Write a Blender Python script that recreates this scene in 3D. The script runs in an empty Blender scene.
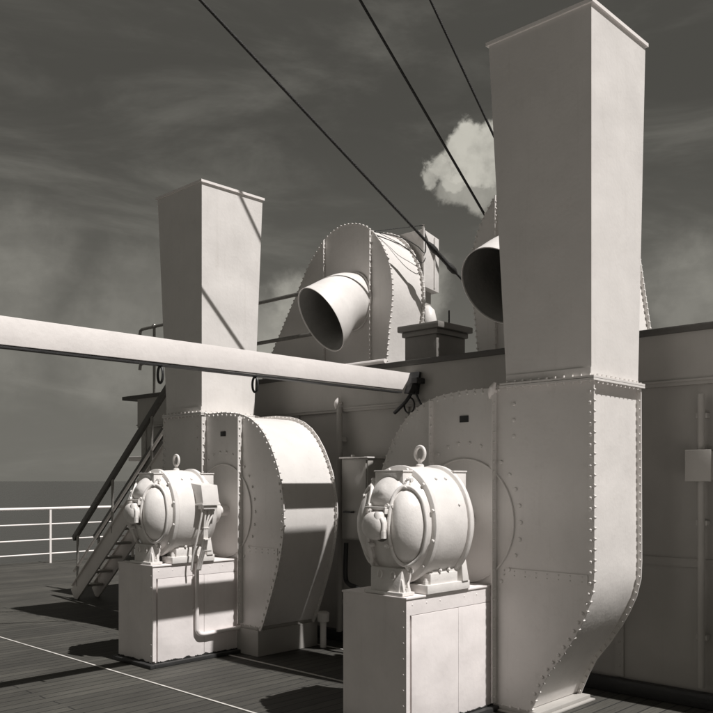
import bpy, bmesh, math, random
from mathutils import Vector, Matrix, noise
from mathutils.geometry import tessellate_polygon
random.seed(7)
scene = bpy.context.scene
col = scene.collection
PI = math.pi

# ------------------------------------------------------------------ camera
# x runs away to the right along the fans' shafts, y away to the left along the deckhouse front;
# z = 0 is the photographer's eye height, the deck lies 1.6 m below it
cam_d = bpy.data.cameras.new('camera')
cam = bpy.data.objects.new('camera', cam_d)
col.objects.link(cam)
cam.location = (0, 0, 0)
cam.rotation_euler = (math.radians(90), 0, math.radians(43.85 - 90))
cam_d.sensor_width = 36
cam_d.lens = 36 * 847 / 713
cam_d.shift_y = (480 - 356.5) / 713
cam_d.clip_start = 0.05
cam_d.clip_end = 20000
scene.camera = cam

# ------------------------------------------------------------------ sun
SUN = Vector((0.065, -0.625, 1.0)).normalized()
sd = bpy.data.lights.new('sun', 'SUN')
sd.energy = 5.0
sd.angle = math.radians(0.5)
sd.color = (1.0, 0.965, 0.94)
so = bpy.data.objects.new('sun', sd)
so.rotation_euler = SUN.to_track_quat('Z', 'Y').to_euler()
so.location = (0, -10, 12)
col.objects.link(so)

# ------------------------------------------------------------------ world
world = bpy.data.worlds.new('World')
scene.world = world
world.use_nodes = True
nt = world.node_tree
nt.nodes.clear()
N = nt.nodes
L = nt.links


def wmath(op, a, b=None, c=None, clamp=False):
    n = N.new('ShaderNodeMath')
    n.operation = op
    n.use_clamp = clamp
    for i, v in enumerate((a, b, c)):
        if v is None:
            continue
        if isinstance(v, (int, float)):
            n.inputs[i].default_value = v
        else:
            L.new(v, n.inputs[i])
    return n.outputs[0]


def wsmooth(v, a, b, lo=0.0, hi=1.0):
    n = N.new('ShaderNodeMapRange')
    n.interpolation_type = 'SMOOTHSTEP'
    n.inputs[1].default_value = a
    n.inputs[2].default_value = b
    n.inputs[3].default_value = lo
    n.inputs[4].default_value = hi
    L.new(v, n.inputs[0])
    return n.outputs[0]


sky = N.new('ShaderNodeTexSky')
sky.sky_type = 'NISHITA'
sky.sun_disc = False
sky.sun_elevation = math.asin(SUN.z)
sky.sun_rotation = math.atan2(SUN.x, SUN.y)
sky.air_density = 1.0
sky.dust_density = 1.2
sky.ozone_density = 1.0
sep = N.new('ShaderNodeSeparateColor')
L.new(sky.outputs[0], sep.inputs[0])
# black and white film behind a yellow filter: mostly red and green reach it
tone = wmath('ADD', wmath('MULTIPLY', sep.outputs[0], 0.62), wmath('MULTIPLY', sep.outputs[1], 0.22))
tc = N.new('ShaderNodeTexCoord')
dirv = tc.outputs['Generated']
sxyz = N.new('ShaderNodeSeparateXYZ')
L.new(dirv, sxyz.inputs[0])


def wnoise(scale, detail, rough, stretch=(1, 1, 1), dist=0.0):
    m = N.new('ShaderNodeMapping')
    m.inputs['Scale'].default_value = stretch
    L.new(dirv, m.inputs['Vector'])
    n = N.new('ShaderNodeTexNoise')
    n.inputs['Scale'].default_value = scale
    n.inputs['Detail'].default_value = detail
    n.inputs['Roughness'].default_value = rough
    n.inputs['Distortion'].default_value = dist
    L.new(m.outputs[0], n.inputs['Vector'])
    return n


# thin high wisps, drawn out sideways
wisp = wsmooth(wnoise(2.2, 8, 0.62, (1.0, 1.3, 4.5), 0.6).outputs['Fac'], 0.46, 0.78)
wisp2 = wsmooth(wnoise(6.0, 6, 0.6, (0.8, 1.0, 3.5), 0.4).outputs['Fac'], 0.5, 0.8)
wisps = wmath('MULTIPLY', wmath('ADD', wmath('MULTIPLY', wisp, 0.8), wmath('MULTIPLY', wisp2, 0.3)), 1.0)
# heaped clouds: round lobes in given directions, edges eaten by noise
bump = wnoise(30.0, 9, 0.60)
bumpv = wmath('MULTIPLY', wmath('SUBTRACT', bump.outputs['Fac'], 0.5), 0.045)
cum = None
for (dx, dy, dz, rad, amp) in [
    (0.7496, 0.5490, 0.3697, 0.0197, 1.00), (0.7448, 0.5643, 0.3561, 0.0197, 1.00), (0.7617, 0.5365, 0.3632, 0.0228, 1.00), (0.7378, 0.5796, 0.3461, 0.0167, 0.90), (0.7354, 0.5903, 0.3327, 0.0137, 0.75), (0.7470, 0.5714, 0.3398, 0.0228, 0.85), (0.7564, 0.5540, 0.3478, 0.0273, 1.00), (0.7708, 0.5376, 0.3419, 0.0273, 0.95), (0.7764, 0.5218, 0.3535, 0.0243, 1.00), (0.7581, 0.5661, 0.3237, 0.0228, 0.55), (0.7737, 0.5476, 0.3187, 0.0258, 0.55), (0.7478, 0.5804, 0.3223, 0.0182, 0.50), (0.7861, 0.5376, 0.3050, 0.0243, 0.40),
    (0.752, 0.613, 0.222, 0.040, 0.35), (0.742, 0.625, 0.205, 0.045, 0.35),
    (0.655, 0.725, 0.200, 0.045, 0.50), (0.635, 0.745, 0.165, 0.065, 0.42),
    (0.600, 0.780, 0.165, 0.05, 0.40),
    (0.520, 0.835, 0.215, 0.07, 0.12), (0.500, 0.850, 0.150, 0.09, 0.16),
    (0.40, 0.885, 0.240, 0.08, 0.14), (0.36, 0.915, 0.170, 0.11, 0.16),
    (0.95, 0.22, 0.26, 0.09, 0.2), (0.90, 0.36, 0.20, 0.08, 0.2)]:
    vd = N.new('ShaderNodeVectorMath')
    vd.operation = 'DISTANCE'
    L.new(dirv, vd.inputs[0])
    vd.inputs[1].default_value = Vector((dx, dy, dz)).normalized()
    d = wmath('ADD', wmath('DIVIDE', vd.outputs['Value'], 1.0), bumpv)
    m = wsmooth(d, rad * 1.05, rad * (0.6 if rad < 0.031 else 0.3), 0.0, amp)
    cum = m if cum is None else wmath('MAXIMUM', cum, m)
shade = wsmooth(bump.outputs['Fac'], 0.35, 0.65, 1.0, 0.72)
cum = wmath('MULTIPLY', cum, shade)
# paler air low over the sea
low = wsmooth(sxyz.outputs[2], 0.42, 0.02)
# a dense filter holds the whole sky to nearly one dark tone
tone = wmath('ADD', wmath('MULTIPLY', wmath('MINIMUM', tone, 1.0), 0.36), 0.42)
total = wmath('ADD', tone, wmath('MULTIPLY', wisps, 0.95))
total = wmath('ADD', total, wmath('MULTIPLY', cum, 5.0))
total = wmath('ADD', total, wmath('MULTIPLY', low, 0.95))
cc = N.new('ShaderNodeCombineColor')
L.new(total, cc.inputs[0])
L.new(wmath('MULTIPLY', total, 0.965), cc.inputs[1])
L.new(wmath('MULTIPLY', total, 0.85), cc.inputs[2])
bg = N.new('ShaderNodeBackground')
bg.inputs['Strength'].default_value = 0.09
L.new(cc.outputs[0], bg.inputs['Color'])
wo = N.new('ShaderNodeOutputWorld')
L.new(bg.outputs[0], wo.inputs['Surface'])

scene.view_settings.view_transform = 'Standard'
scene.view_settings.look = 'None'
scene.view_settings.gamma = 1.0
scene.view_settings.exposure = 0.04
scene.view_settings.use_curve_mapping = False
scene.cycles.max_bounces = 8
scene.cycles.diffuse_bounces = 5


# ------------------------------------------------------------------ materials
def material(name, base, rough=0.45, var=0.08, vscale=3.0, bump=0.15, bscale=18.0, metallic=0.0,
             grime=0.0, grime_col=(0.12, 0.11, 0.09), wave=0.0, streak=0.0, spec=0.5):
    m = bpy.data.materials.new(name)
    m.use_nodes = True
    t = m.node_tree
    b = t.nodes['Principled BSDF']
    b.inputs['Roughness'].default_value = rough
    b.inputs['Metallic'].default_value = metallic
    b.inputs['Specular IOR Level'].default_value = spec
    co = t.nodes.new('ShaderNodeTexCoord')
    n1 = t.nodes.new('ShaderNodeTexNoise')
    n1.inputs['Scale'].default_value = vscale
    n1.inputs['Detail'].default_value = 7
    n1.inputs['Roughness'].default_value = 0.62
    t.links.new(co.outputs['Object'], n1.inputs['Vector'])
    mr = t.nodes.new('ShaderNodeMapRange')
    mr.inputs[1].default_value = 0.3
    mr.inputs[2].default_value = 0.7
    mr.inputs[3].default_value = 1 - var
    mr.inputs[4].default_value = 1 + var * 0.5
    t.links.new(n1.outputs['Fac'], mr.inputs[0])
    vm = t.nodes.new('ShaderNodeVectorMath')
    vm.operation = 'SCALE'
    vm.inputs[0].default_value = base
    t.links.new(mr.outputs[0], vm.inputs['Scale'])
    cur = vm.outputs[0]
    def mixin(fac, colr, amt):
        nonlocal cur
        mx = t.nodes.new('ShaderNodeMix')
        mx.data_type = 'RGBA'
        sc = t.nodes.new('ShaderNodeMath')
        sc.operation = 'MULTIPLY'
        sc.inputs[1].default_value = amt
        t.links.new(fac, sc.inputs[0])
        t.links.new(sc.outputs[0], mx.inputs['Factor'])
        t.links.new(cur, mx.inputs['A'])
        mx.inputs['B'].default_value = (*colr, 1)
        cur = mx.outputs['Result']
    if grime:
        n2 = t.nodes.new('ShaderNodeTexNoise')
        n2.inputs['Scale'].default_value = 9.0
        n2.inputs['Detail'].default_value = 10
        n2.inputs['Roughness'].default_value = 0.75
        t.links.new(co.outputs['Object'], n2.inputs['Vector'])
        r2 = t.nodes.new('ShaderNodeMapRange')
        r2.inputs[1].default_value = 0.56
        r2.inputs[2].default_value = 0.74
        t.links.new(n2.outputs['Fac'], r2.inputs[0])
        mixin(r2.outputs[0], grime_col, grime)
    if streak:
        mp = t.nodes.new('ShaderNodeMapping')
        mp.inputs['Scale'].default_value = (9, 9, 0.55)
        t.links.new(co.outputs['Object'], mp.inputs['Vector'])
        n3 = t.nodes.new('ShaderNodeTexNoise')
        n3.inputs['Scale'].default_value = 2.0
        n3.inputs['Detail'].default_value = 8
        n3.inputs['Roughness'].default_value = 0.7
        t.links.new(mp.outputs[0], n3.inputs['Vector'])
        r3 = t.nodes.new('ShaderNodeMapRange')
        r3.inputs[1].default_value = 0.55
        r3.inputs[2].default_value = 0.8
        t.links.new(n3.outputs['Fac'], r3.inputs[0])
        mixin(r3.outputs[0], grime_col, streak)
    t.links.new(cur, b.inputs['Base Color'])
    # roughness wanders a little
    rr = t.nodes.new('ShaderNodeMapRange')
    rr.inputs[3].default_value = max(0.05, rough - 0.1)
    rr.inputs[4].default_value = min(1, rough + 0.15)
    t.links.new(n1.outputs['Fac'], rr.inputs[0])
    t.links.new(rr.outputs[0], b.inputs['Roughness'])
    # brush marks / orange peel, and plates that are not quite flat
    nb = t.nodes.new('ShaderNodeTexNoise')
    nb.inputs['Scale'].default_value = bscale
    nb.inputs['Detail'].default_value = 6
    t.links.new(co.outputs['Object'], nb.inputs['Vector'])
    bp = t.nodes.new('ShaderNodeBump')
    bp.inputs['Strength'].default_value = bump
    bp.inputs['Distance'].default_value = 0.01
    t.links.new(nb.outputs['Fac'], bp.inputs['Height'])
    last = bp
    if wave:
        nw = t.nodes.new('ShaderNodeTexNoise')
        nw.inputs['Scale'].default_value = 2.3
        nw.inputs['Detail'].default_value = 1.5
        t.links.new(co.outputs['Object'], nw.inputs['Vector'])
        bw = t.nodes.new('ShaderNodeBump')
        bw.inputs['Strength'].default_value = wave
        bw.inputs['Distance'].default_value = 0.12
        t.links.new(nw.outputs['Fac'], bw.inputs['Height'])
        t.links.new(bp.outputs[0], bw.inputs['Normal'])
        last = bw
    t.links.new(last.outputs[0], b.inputs['Normal'])
    return m


WHITE = (0.71, 0.685, 0.66)
M = {}
M['plate'] = material('painted_steel_plate', WHITE, 0.42, 0.07, 2.6, 0.14, 34, grime=0.2, wave=0.16, streak=0.16,
                      grime_col=(0.33, 0.30, 0.25))
M['casting'] = material('painted_cast_iron', (0.75, 0.725, 0.70), 0.38, 0.10, 7, 0.12, 70, grime=0.22,
                        grime_col=(0.35, 0.32, 0.27))
M['ped'] = material('painted_pedestal', (0.82, 0.775, 0.76), 0.5, 0.09, 3, 0.15, 26, grime=0.10, wave=0.25,
                    streak=0.16, grime_col=(0.36, 0.32, 0.28))
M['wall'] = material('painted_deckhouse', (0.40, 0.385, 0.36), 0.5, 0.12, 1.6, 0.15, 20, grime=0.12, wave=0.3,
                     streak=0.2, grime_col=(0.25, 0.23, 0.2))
M['beam'] = material('painted_beam', (0.84, 0.80, 0.775), 0.5, 0.07, 3, 0.15, 26, streak=0.05, grime=0.06)
M['dark'] = material('dark_steel', (0.03, 0.03, 0.03), 0.5, 0.2, 8, 0.3, 40)
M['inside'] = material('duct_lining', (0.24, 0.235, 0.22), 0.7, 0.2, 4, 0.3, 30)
M['tar'] = material('black_tar', (0.018, 0.018, 0.017), 0.55, 0.3, 10, 0.6, 40)
M['rope'] = material('steel_wire_rope', (0.035, 0.034, 0.032), 0.5, 0.3, 30, 0.8, 200, metallic=0.3)
M['bronze'] = material('worn_metal', (0.30, 0.29, 0.27), 0.35, 0.2, 20, 0.3, 60, metallic=0.6)
M['varnish'] = material('varnished_timber', (0.10, 0.095, 0.085), 0.4, 0.2, 12, 0.3, 40)
M['line'] = material('white_deck_line', (0.6, 0.58, 0.55), 0.6, 0.3, 14, 0.3, 40, grime=0.5)


def deck_material():
    m = bpy.data.materials.new('deck_planks')
    m.use_nodes = True
    t = m.node_tree
    b = t.nodes['Principled BSDF']
    co = t.nodes.new('ShaderNodeTexCoord')
    mp = t.nodes.new('ShaderNodeMapping')
    t.links.new(co.outputs['Object'], mp.inputs['Vector'])
    br = t.nodes.new('ShaderNodeTexBrick')
    br.offset = 0.37
    br.inputs['Scale'].default_value = 1.0
    br.inputs['Brick Width'].default_value = 4.6
    br.inputs['Row Height'].default_value = 0.11
    br.inputs['Mortar Size'].default_value = 0.006
    br.inputs['Mortar Smooth'].default_value = 0.1
    br.inputs['Color1'].default_value = (0.072, 0.069, 0.059, 1)
    br.inputs['Color2'].default_value = (0.048, 0.046, 0.040, 1)
    br.inputs['Mortar'].default_value = (0.015, 0.015, 0.014, 1)
    t.links.new(mp.outputs[0], br.inputs['Vector'])
    g = t.nodes.new('ShaderNodeMapping')
    g.inputs['Scale'].default_value = (1.2, 28, 1)
    t.links.new(co.outputs['Object'], g.inputs['Vector'])
    n = t.nodes.new('ShaderNodeTexNoise')
    n.inputs['Scale'].default_value = 2.5
    n.inputs['Detail'].default_value = 9
    n.inputs['Roughness'].default_value = 0.7
    t.links.new(g.outputs[0], n.inputs['Vector'])
    r = t.nodes.new('ShaderNodeMapRange')
    r.inputs[1].default_value = 0.3
    r.inputs[2].default_value = 0.7
    r.inputs[3].default_value = 0.6
    r.inputs[4].default_value = 1.35
    t.links.new(n.outputs['Fac'], r.inputs[0])
    n2 = t.nodes.new('ShaderNodeTexNoise')
    n2.inputs['Scale'].default_value = 1.3
    n2.inputs['Detail'].default_value = 8
    t.links.new(co.outputs['Object'], n2.inputs['Vector'])
    r2 = t.nodes.new('ShaderNodeMapRange')
    r2.inputs[1].default_value = 0.3
    r2.inputs[2].default_value = 0.7
    r2.inputs[3].default_value = 0.75
    r2.inputs[4].default_value = 1.2
    t.links.new(n2.outputs['Fac'], r2.inputs[0])
    mu = t.nodes.new('ShaderNodeMath')
    mu.operation = 'MULTIPLY'
    t.links.new(r.outputs[0], mu.inputs[0])
    t.links.new(r2.outputs[0], mu.inputs[1])
    vm = t.nodes.new('ShaderNodeVectorMath')
    vm.operation = 'SCALE'
    t.links.new(br.outputs['Color'], vm.inputs[0])
    t.links.new(mu.outputs[0], vm.inputs['Scale'])
    t.links.new(vm.outputs[0], b.inputs['Base Color'])
    b.inputs['Roughness'].default_value = 0.7
    bp = t.nodes.new('ShaderNodeBump')
    bp.inputs['Strength'].default_value = 0.4
    bp.inputs['Distance'].default_value = 0.004
    t.links.new(n.outputs['Fac'], bp.inputs['Height'])
    bp2 = t.nodes.new('ShaderNodeBump')
    bp2.invert = True
    bp2.inputs['Strength'].default_value = 0.6
    bp2.inputs['Distance'].default_value = 0.004
    t.links.new(br.outputs['Fac'], bp2.inputs['Height'])
    t.links.new(bp.outputs[0], bp2.inputs['Normal'])
    t.links.new(bp2.outputs[0], b.inputs['Normal'])
    return m


M['deck'] = deck_material()
M['grey'] = material('grey_paint', (0.22, 0.21, 0.195), 0.5, 0.15, 3, 0.2, 30, grime=0.2)
M['canvas'] = material('grey_roof_canvas', (0.10, 0.096, 0.088), 0.7, 0.2, 2, 0.3, 50)
ms = material('sea_water', (0.05, 0.05, 0.047), 0.25, 0.2, 0.05, 0.0, 1)
M['sea'] = ms
_t = ms.node_tree
_n = [n for n in _t.nodes if n.type == 'BUMP'][0]
_n.inputs['Strength'].default_value = 0.5
_n.inputs['Distance'].default_value = 1.0
[n for n in _t.nodes if n.type == 'TEX_NOISE'][1].inputs['Scale'].default_value = 0.4


# ------------------------------------------------------------------ mesh helpers
def basis(d):
    d = Vector(d).normalized()
    up = Vector((0, 0, 1)) if abs(d.z) < 0.95 else Vector((1, 0, 0))
    a = d.cross(up).normalized()
    return a, a.cross(d).normalized(), d


class MB:
    def __init__(self):
        self.bm = bmesh.new()

    def box(self, x0, x1, y0, y1, z0, z1, bev=0.0):
        bm = self.bm
        vs = [bm.verts.new((x, y, z)) for x in (x0, x1) for y in (y0, y1) for z in (z0, z1)]
        fs = []
        for q in ((0, 1, 3, 2), (4, 6, 7, 5), (0, 4, 5, 1), (2, 3, 7, 6), (0, 2, 6, 4), (1, 5, 7, 3)):
            fs.append(bm.faces.new([vs[i] for i in q]))
        if bev:
            es = {e for f in fs for e in f.edges}
            bmesh.ops.bevel(bm, geom=list(es), offset=bev, segments=2, affect='EDGES', profile=0.6)
        return self

    def hexa(self, pts, bev=0.0):
        """8 points: bottom ring of four, then the top ring of four in the same order"""
        bm = self.bm
        vs = [bm.verts.new(p) for p in pts]
        fs = [bm.faces.new([vs[i] for i in q]) for q in
              ((3, 2, 1, 0), (4, 5, 6, 7), (0, 1, 5, 4), (1, 2, 6, 5), (2, 3, 7, 6), (3, 0, 4, 7))]
        if bev:
            es = {e for f in fs for e in f.edges}
            bmesh.ops.bevel(bm, geom=list(es), offset=bev, segments=2, affect='EDGES', profile=0.6)
        return self

    def bar(self, p, q, w, h, bev=0.0):
        """a rectangular bar from p to q, w across and h high"""
        p, q = Vector(p), Vector(q)
        a, b, d = basis(q - p)
        ring = [(-1, -1), (1, -1), (1, 1), (-1, 1)]
        self.hexa([p + a * s * w / 2 + b * t * h / 2 for s, t in ring] +
                  [q + a * s * w / 2 + b * t * h / 2 for s, t in ring], bev)
        return self

    def cyl(self, p, q, r0, r1=None, seg=20, caps=True):
        r1 = r0 if r1 is None else r1
        return self.rings([(p, r0), (q, r1)], seg, caps)

    def rings(self, prs, seg=20, caps=True):
        """straight solid of revolution through (point, radius) pairs"""
        p0, p1 = Vector(prs[0][0]), Vector(prs[-1][0])
        a, b, d = basis(p1 - p0)
        bm = self.bm
        rs = []
        for p, r in prs:
            p = Vector(p)
            rs.append([bm.verts.new(p + (a * math.cos(2 * PI * k / seg) + b * math.sin(2 * PI * k / seg)) * r)
                       for k in range(seg)])
        for u, v in zip(rs, rs[1:]):
            for k in range(seg):
                bm.faces.new((u[k], u[(k + 1) % seg], v[(k + 1) % seg], v[k]))
        if caps:
            bm.faces.new(rs[0][::-1])
            bm.faces.new(rs[-1])
        return self

    def tube(self, pts, r, seg=10, closed=False):
        pts = [Vector(p) for p in pts]
        n = len(pts)
        bm = self.bm
        rs = []
        ref = None
        for i, p in enumerate(pts):
            if closed:
                d = pts[(i + 1) % n] - pts[i - 1]
            else:
                d = pts[min(i + 1, n - 1)] - pts[max(i - 1, 0)]
            d.normalize()
            if ref is None:
                a, b, _ = basis(d)
            else:
                a = (ref - d * ref.dot(d)).normalized()
                b = a.cross(d)
            ref = a
            rs.append([bm.verts.new(p + (a * math.cos(2 * PI * k / seg) + b * math.sin(2 * PI * k / seg)) * r)
                       for k in range(seg)])
        rng = range(n) if closed else range(n - 1)
        for i in rng:
            u, v = rs[i], rs[(i + 1) % n]
            off = 0
            if closed and i == n - 1:
                off = min(range(seg), key=lambda o: (u[0].co - v[o].co).length)
            for k in range(seg):
                bm.faces.new((u[k], u[(k + 1) % seg], v[(k + 1 + off) % seg], v[(k + off) % seg]))
        if not closed:
            bm.faces.new(rs[0][::-1])
            bm.faces.new(rs[-1])
        return self

    def dome(self, p, d, r, h=None, seg=8):
        """a rivet or bolt head: cap of radius r standing h proud of p along d"""
        h = r * 0.5 if h is None else h * random.uniform(0.7, 1.05)
        r = r * random.uniform(0.88, 1.08)
        a, b, d = basis(d)
        p = Vector(p)
        bm = self.bm
        rows = []
        for rr, hh in ((1, -0.15), (1, 0.35), (0.72, 0.85)):
            rows.append([bm.verts.new(p + (a * math.cos(2 * PI * k / seg) + b * math.sin(2 * PI * k / seg)) * r * rr
                                      + d * h * hh) for k in range(seg)])
        for u, v in zip(rows, rows[1:]):
            for k in range(seg):
                bm.faces.new((u[k], u[(k + 1) % seg], v[(k + 1) % seg], v[k]))
        t = bm.verts.new(p + d * h)
        for k in range(seg):
            bm.faces.new((rows[-1][k], rows[-1][(k + 1) % seg], t))
        return self

    def plate(self, outline, x0, x1):
        """closed outline of (y, z) given thickness from x0 to x1"""
        bm = self.bm
        A = [bm.verts.new((x0, y, z)) for y, z in outline]
        B = [bm.verts.new((x1, y, z)) for y, z in outline]
        n = len(A)
        for t in tessellate_polygon([[Vector((y, z, 0)) for y, z in outline]]):
            bm.faces.new([A[i] for i in t])
            bm.faces.new([B[i] for i in reversed(t)])
        for i in range(n):
            bm.faces.new((A[i], B[i], B[(i + 1) % n], A[(i + 1) % n]))
        return self

    def ribbon(self, line, x0, x1, inner):
        """closed band: outline 'line' outside, 'inner' inside, from x0 to x1"""
        bm = self.bm
        n = len(line)
        rows = [[bm.verts.new((x, y, z)) for y, z in l] for x, l in ((x0, line), (x1, line), (x1, inner), (x0, inner))]
        for j in range(4):
            u, v = rows[j], rows[(j + 1) % 4]
            for i in range(n):
                bm.faces.new((u[i], v[i], v[(i + 1) % n], u[(i + 1) % n]))
        return self

    def build(self, name, mat, parent=None, smooth=35, label=None):
        bm = self.bm
        bmesh.ops.recalc_face_normals(bm, faces=bm.faces)
        if parent is not None:
            off = Vector((0, 0, 0))
            p = parent
            while p is not None:
                off += p.location
                p = p.parent
            bmesh.ops.translate(bm, verts=bm.verts, vec=-off)
        me = bpy.data.meshes.new(name)
        bm.to_mesh(me)
        bm.free()
        me.materials.append(M[mat])
        if smooth:
            for p in me.polygons:
                p.use_smooth = True
            me.set_sharp_from_angle(angle=math.radians(smooth))
        o = bpy.data.objects.new(name, me)
        col.objects.link(o)
        if parent is not None:
            o.parent = parent
        if label:
            o['label'] = label
        return o


def tag(o, label, cat=None, group=None, kind=None):
    if label:
        o['label'] = label
    if cat:
        o['category'] = cat
    if group:
        o['group'] = group
    if kind:
        o['kind'] = kind
    return o


def thing(name, loc, label, cat, group=None):
    o = bpy.data.objects.new(name, None)
    o.empty_display_size = 0.1
    o.location = loc
    col.objects.link(o)
    return tag(o, label, cat, group)


def copy_tree(o, parent=None):
    c = o.copy()
    col.objects.link(c)
    c.parent = parent
    for ch in list(o.children):
        copy_tree(ch, c)
    return c


def spline(pts, per=8, closed=False):
    """Catmull-Rom through 2-D or 3-D points"""
    P = [Vector(p) for p in pts]
    n = len(P)
    out = []
    for i in range(n if closed else n - 1):
        g = (lambda k: P[k % n]) if closed else (lambda k: P[max(0, min(n - 1, k))])
        p0, p1, p2, p3 = g(i - 1), g(i), g(i + 1), g(i + 2)
        for k in range(per):
            t = k / per
            out.append(0.5 * ((2 * p1) + (p2 - p0) * t + (2 * p0 - 5 * p1 + 4 * p2 - p3) * t * t +
                              (3 * p1 - p0 - 3 * p2 + p3) * t ** 3))
    if not closed:
        out.append(P[-1])
    return out


def grow(line, d):
    """push a closed (y, z) outline outwards by d"""
    n = len(line)
    area = sum(line[i][0] * line[(i + 1) % n][1] - line[(i + 1) % n][0] * line[i][1] for i in range(n))
    s = 1 if area > 0 else -1
    out = []
    for i in range(n):
        e1 = (Vector(line[i]) - Vector(line[i - 1]))
        e2 = (Vector(line[(i + 1) % n]) - Vector(line[i]))
        e1.normalize()
        e2.normalize()
        n1 = Vector((e1.y, -e1.x)) * s
        n2 = Vector((e2.y, -e2.x)) * s
        m = n1 + n2
        if m.length < 1e-6:
            m = n1
        m.normalize()
        k = max(0.5, m.dot(n1))
        out.append((line[i][0] + m.x * d / k, line[i][1] + m.y * d / k))
    return out


def walk(line, step, closed=True, start=0.0):
    """evenly spaced points and tangents along a polyline"""
    pts = [Vector(p) for p in line]
    if closed:
        pts = pts + [pts[0]]
    out = []
    want = start
    run = 0.0
    for a, b in zip(pts, pts[1:]):
        l = (b - a).length
        while want <= run + l and l > 0:
            t = (want - run) / l
            out.append((a + (b - a) * t, (b - a) / l))
            want += step
        run += l
    return out


DECK = -1.6
UP = 1.10          # upper deck
# ------------------------------------------------------------------ ground: deck, sea
mb = MB()
mb.box(-9, 34, -9, 16.0, DECK - 0.25, DECK)
dk = mb.build('deck', 'deck', None, 0)
tag(dk, 'dark planked weather deck under the fans', None, None, 'structure')
mb = MB()
bm = mb.bm
rr = [0, 15, 60, 250, 1200, 9000]
prev = None
for r in rr[1:]:
    ring = [bm.verts.new((r * math.cos(2 * PI * k / 48), r * math.sin(2 * PI * k / 48), -13.5)) for k in range(48)]
    if prev is None:
        bm.faces.new(ring)
    else:
        for k in range(48):
            bm.faces.new((prev[k], prev[(k + 1) % 48], ring[(k + 1) % 48], ring[k]))
    prev = ring
tag(mb.build('sea', 'sea', None, 0), 'dark calm sea out to the horizon', None, None, 'structure')
mb = MB()
mb.box(-9.5, 34.5, -9.5, 16.5, -13.6, DECK - 0.26)
tag(mb.build('ship_hull', 'wall', None, 0), 'hull of the ship below the deck', None, None, 'structure')

for x, y0, y1, lab in ((3.70, 3.2, 9.0, 'thin white line across the deck in front of the pedestals'),
                       (4.77, 4.1, 6.2, 'short thin white line on the deck between the two fans'),
                       (5.67, 4.6, 6.7, 'thin white line on the deck near the deckhouse foot')):
    mb = MB()
    mb.box(x - 0.009, x + 0.009, y0, y1, DECK + 0.001, DECK + 0.006)
    tag(mb.build('deck_line', 'line', None, 0), lab, None, None, 'structure')

# ------------------------------------------------------------------ deckhouse with the upper deck on its roof
dh = thing('deckhouse', (6.0, 1.8, DECK), 'long shaded deckhouse wall behind the two lower fans', 'deckhouse')
mb = MB()
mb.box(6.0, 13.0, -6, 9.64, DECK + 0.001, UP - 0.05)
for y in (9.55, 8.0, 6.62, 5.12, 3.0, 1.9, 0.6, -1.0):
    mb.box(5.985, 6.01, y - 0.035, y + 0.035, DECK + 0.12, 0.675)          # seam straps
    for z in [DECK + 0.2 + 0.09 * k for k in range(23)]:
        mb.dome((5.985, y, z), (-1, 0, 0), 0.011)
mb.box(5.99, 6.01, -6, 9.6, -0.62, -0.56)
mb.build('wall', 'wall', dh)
mb = MB()
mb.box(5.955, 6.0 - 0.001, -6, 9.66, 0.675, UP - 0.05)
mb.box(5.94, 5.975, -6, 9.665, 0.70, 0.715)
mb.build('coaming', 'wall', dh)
mb = MB()
mb.box(5.93, 13.05, -6.05, 10.0, UP - 0.05, UP, 0.008)
mb.build('roof', 'canvas', dh)
mb = MB()
mb.tube([(5.93, y, UP + 0.02) for y in (5.32, 5.6, 6.1)], 0.022, 8)
mb.build('edge_moulding', 'beam', dh)
mb = MB()
mb.box(5.93, 5.999, -6, 9.6, DECK + 0.001, DECK + 0.11, 0.01)
mb.build('base_coaming', 'dark', dh)

# railing on the upper deck
for (y0, y1, lab) in ((6.85, 10.0, 'grey pipe railing on the upper deck behind the left intake trunk'),
                      (-5.5, 2.2, 'pipe railing on the upper deck at far right')):
    rl = thing('deck_railing', (6.2, (y0 + y1) / 2, UP), lab, 'railing')
    for z in (2.02, 1.56):
        mb = MB()
        if y1 > 9:
            mb.tube([(6.2, y0 - 0.33, z), (6.2, y1 - 0.06, z), (6.2, y1 - 0.015, z - 0.02), (6.2, y1, z - 0.08)], 0.021)
        else:
            mb.tube([(6.2, y0, z), (6.2, y1, z)], 0.021)
        mb.build('rail', 'bronze', rl)
    ys = [y1 - 0.35 - 1.45 * k for k in range(6) if y1 - 0.35 - 1.45 * k > y0]
    for y in ys:
        mb = MB()
        mb.cyl((6.2, y, UP), (6.2, y, 2.02), 0.019)
        mb.cyl((6.2, y, UP), (6.2, y, UP + 0.02), 0.05)
        mb.dome((6.2, y, 2.02), (0, 0, 1), 0.034, 0.034, 10)
        mb.build('stanchion', 'bronze', rl)

# ------------------------------------------------------------------ fan casings with their intake trunks
SCROLL = [(-0.36, 0.64), (-0.26, 0.612), (0.0, 0.612), (0.20, 0.592), (0.296, 0.570), (0.40, 0.532), (0.50, 0.470),
          (0.583, 0.39), (0.665, 0.28), (0.725, 0.17), (0.775, 0.06), (0.805, -0.05), (0.828, -0.177), (0.838, -0.30),
          (0.836, -0.41), (0.822, -0.52), (0.799, -0.637), (0.755, -0.79), (0.689, -0.966), (0.62, -1.14),
          (0.555, -1.294), (0.46, -1.505), (-0.545, -1.505), (-0.60, -1.38), (-0.66, -1.27), (-0.76, -1.143),
          (-0.85, -1.01), (-0.905, -0.91), (-0.955, -0.80), (-0.985, -0.68), (-0.99, -0.56), (-0.985, 0.64)]
FX, BX = 4.93, 5.59


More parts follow.
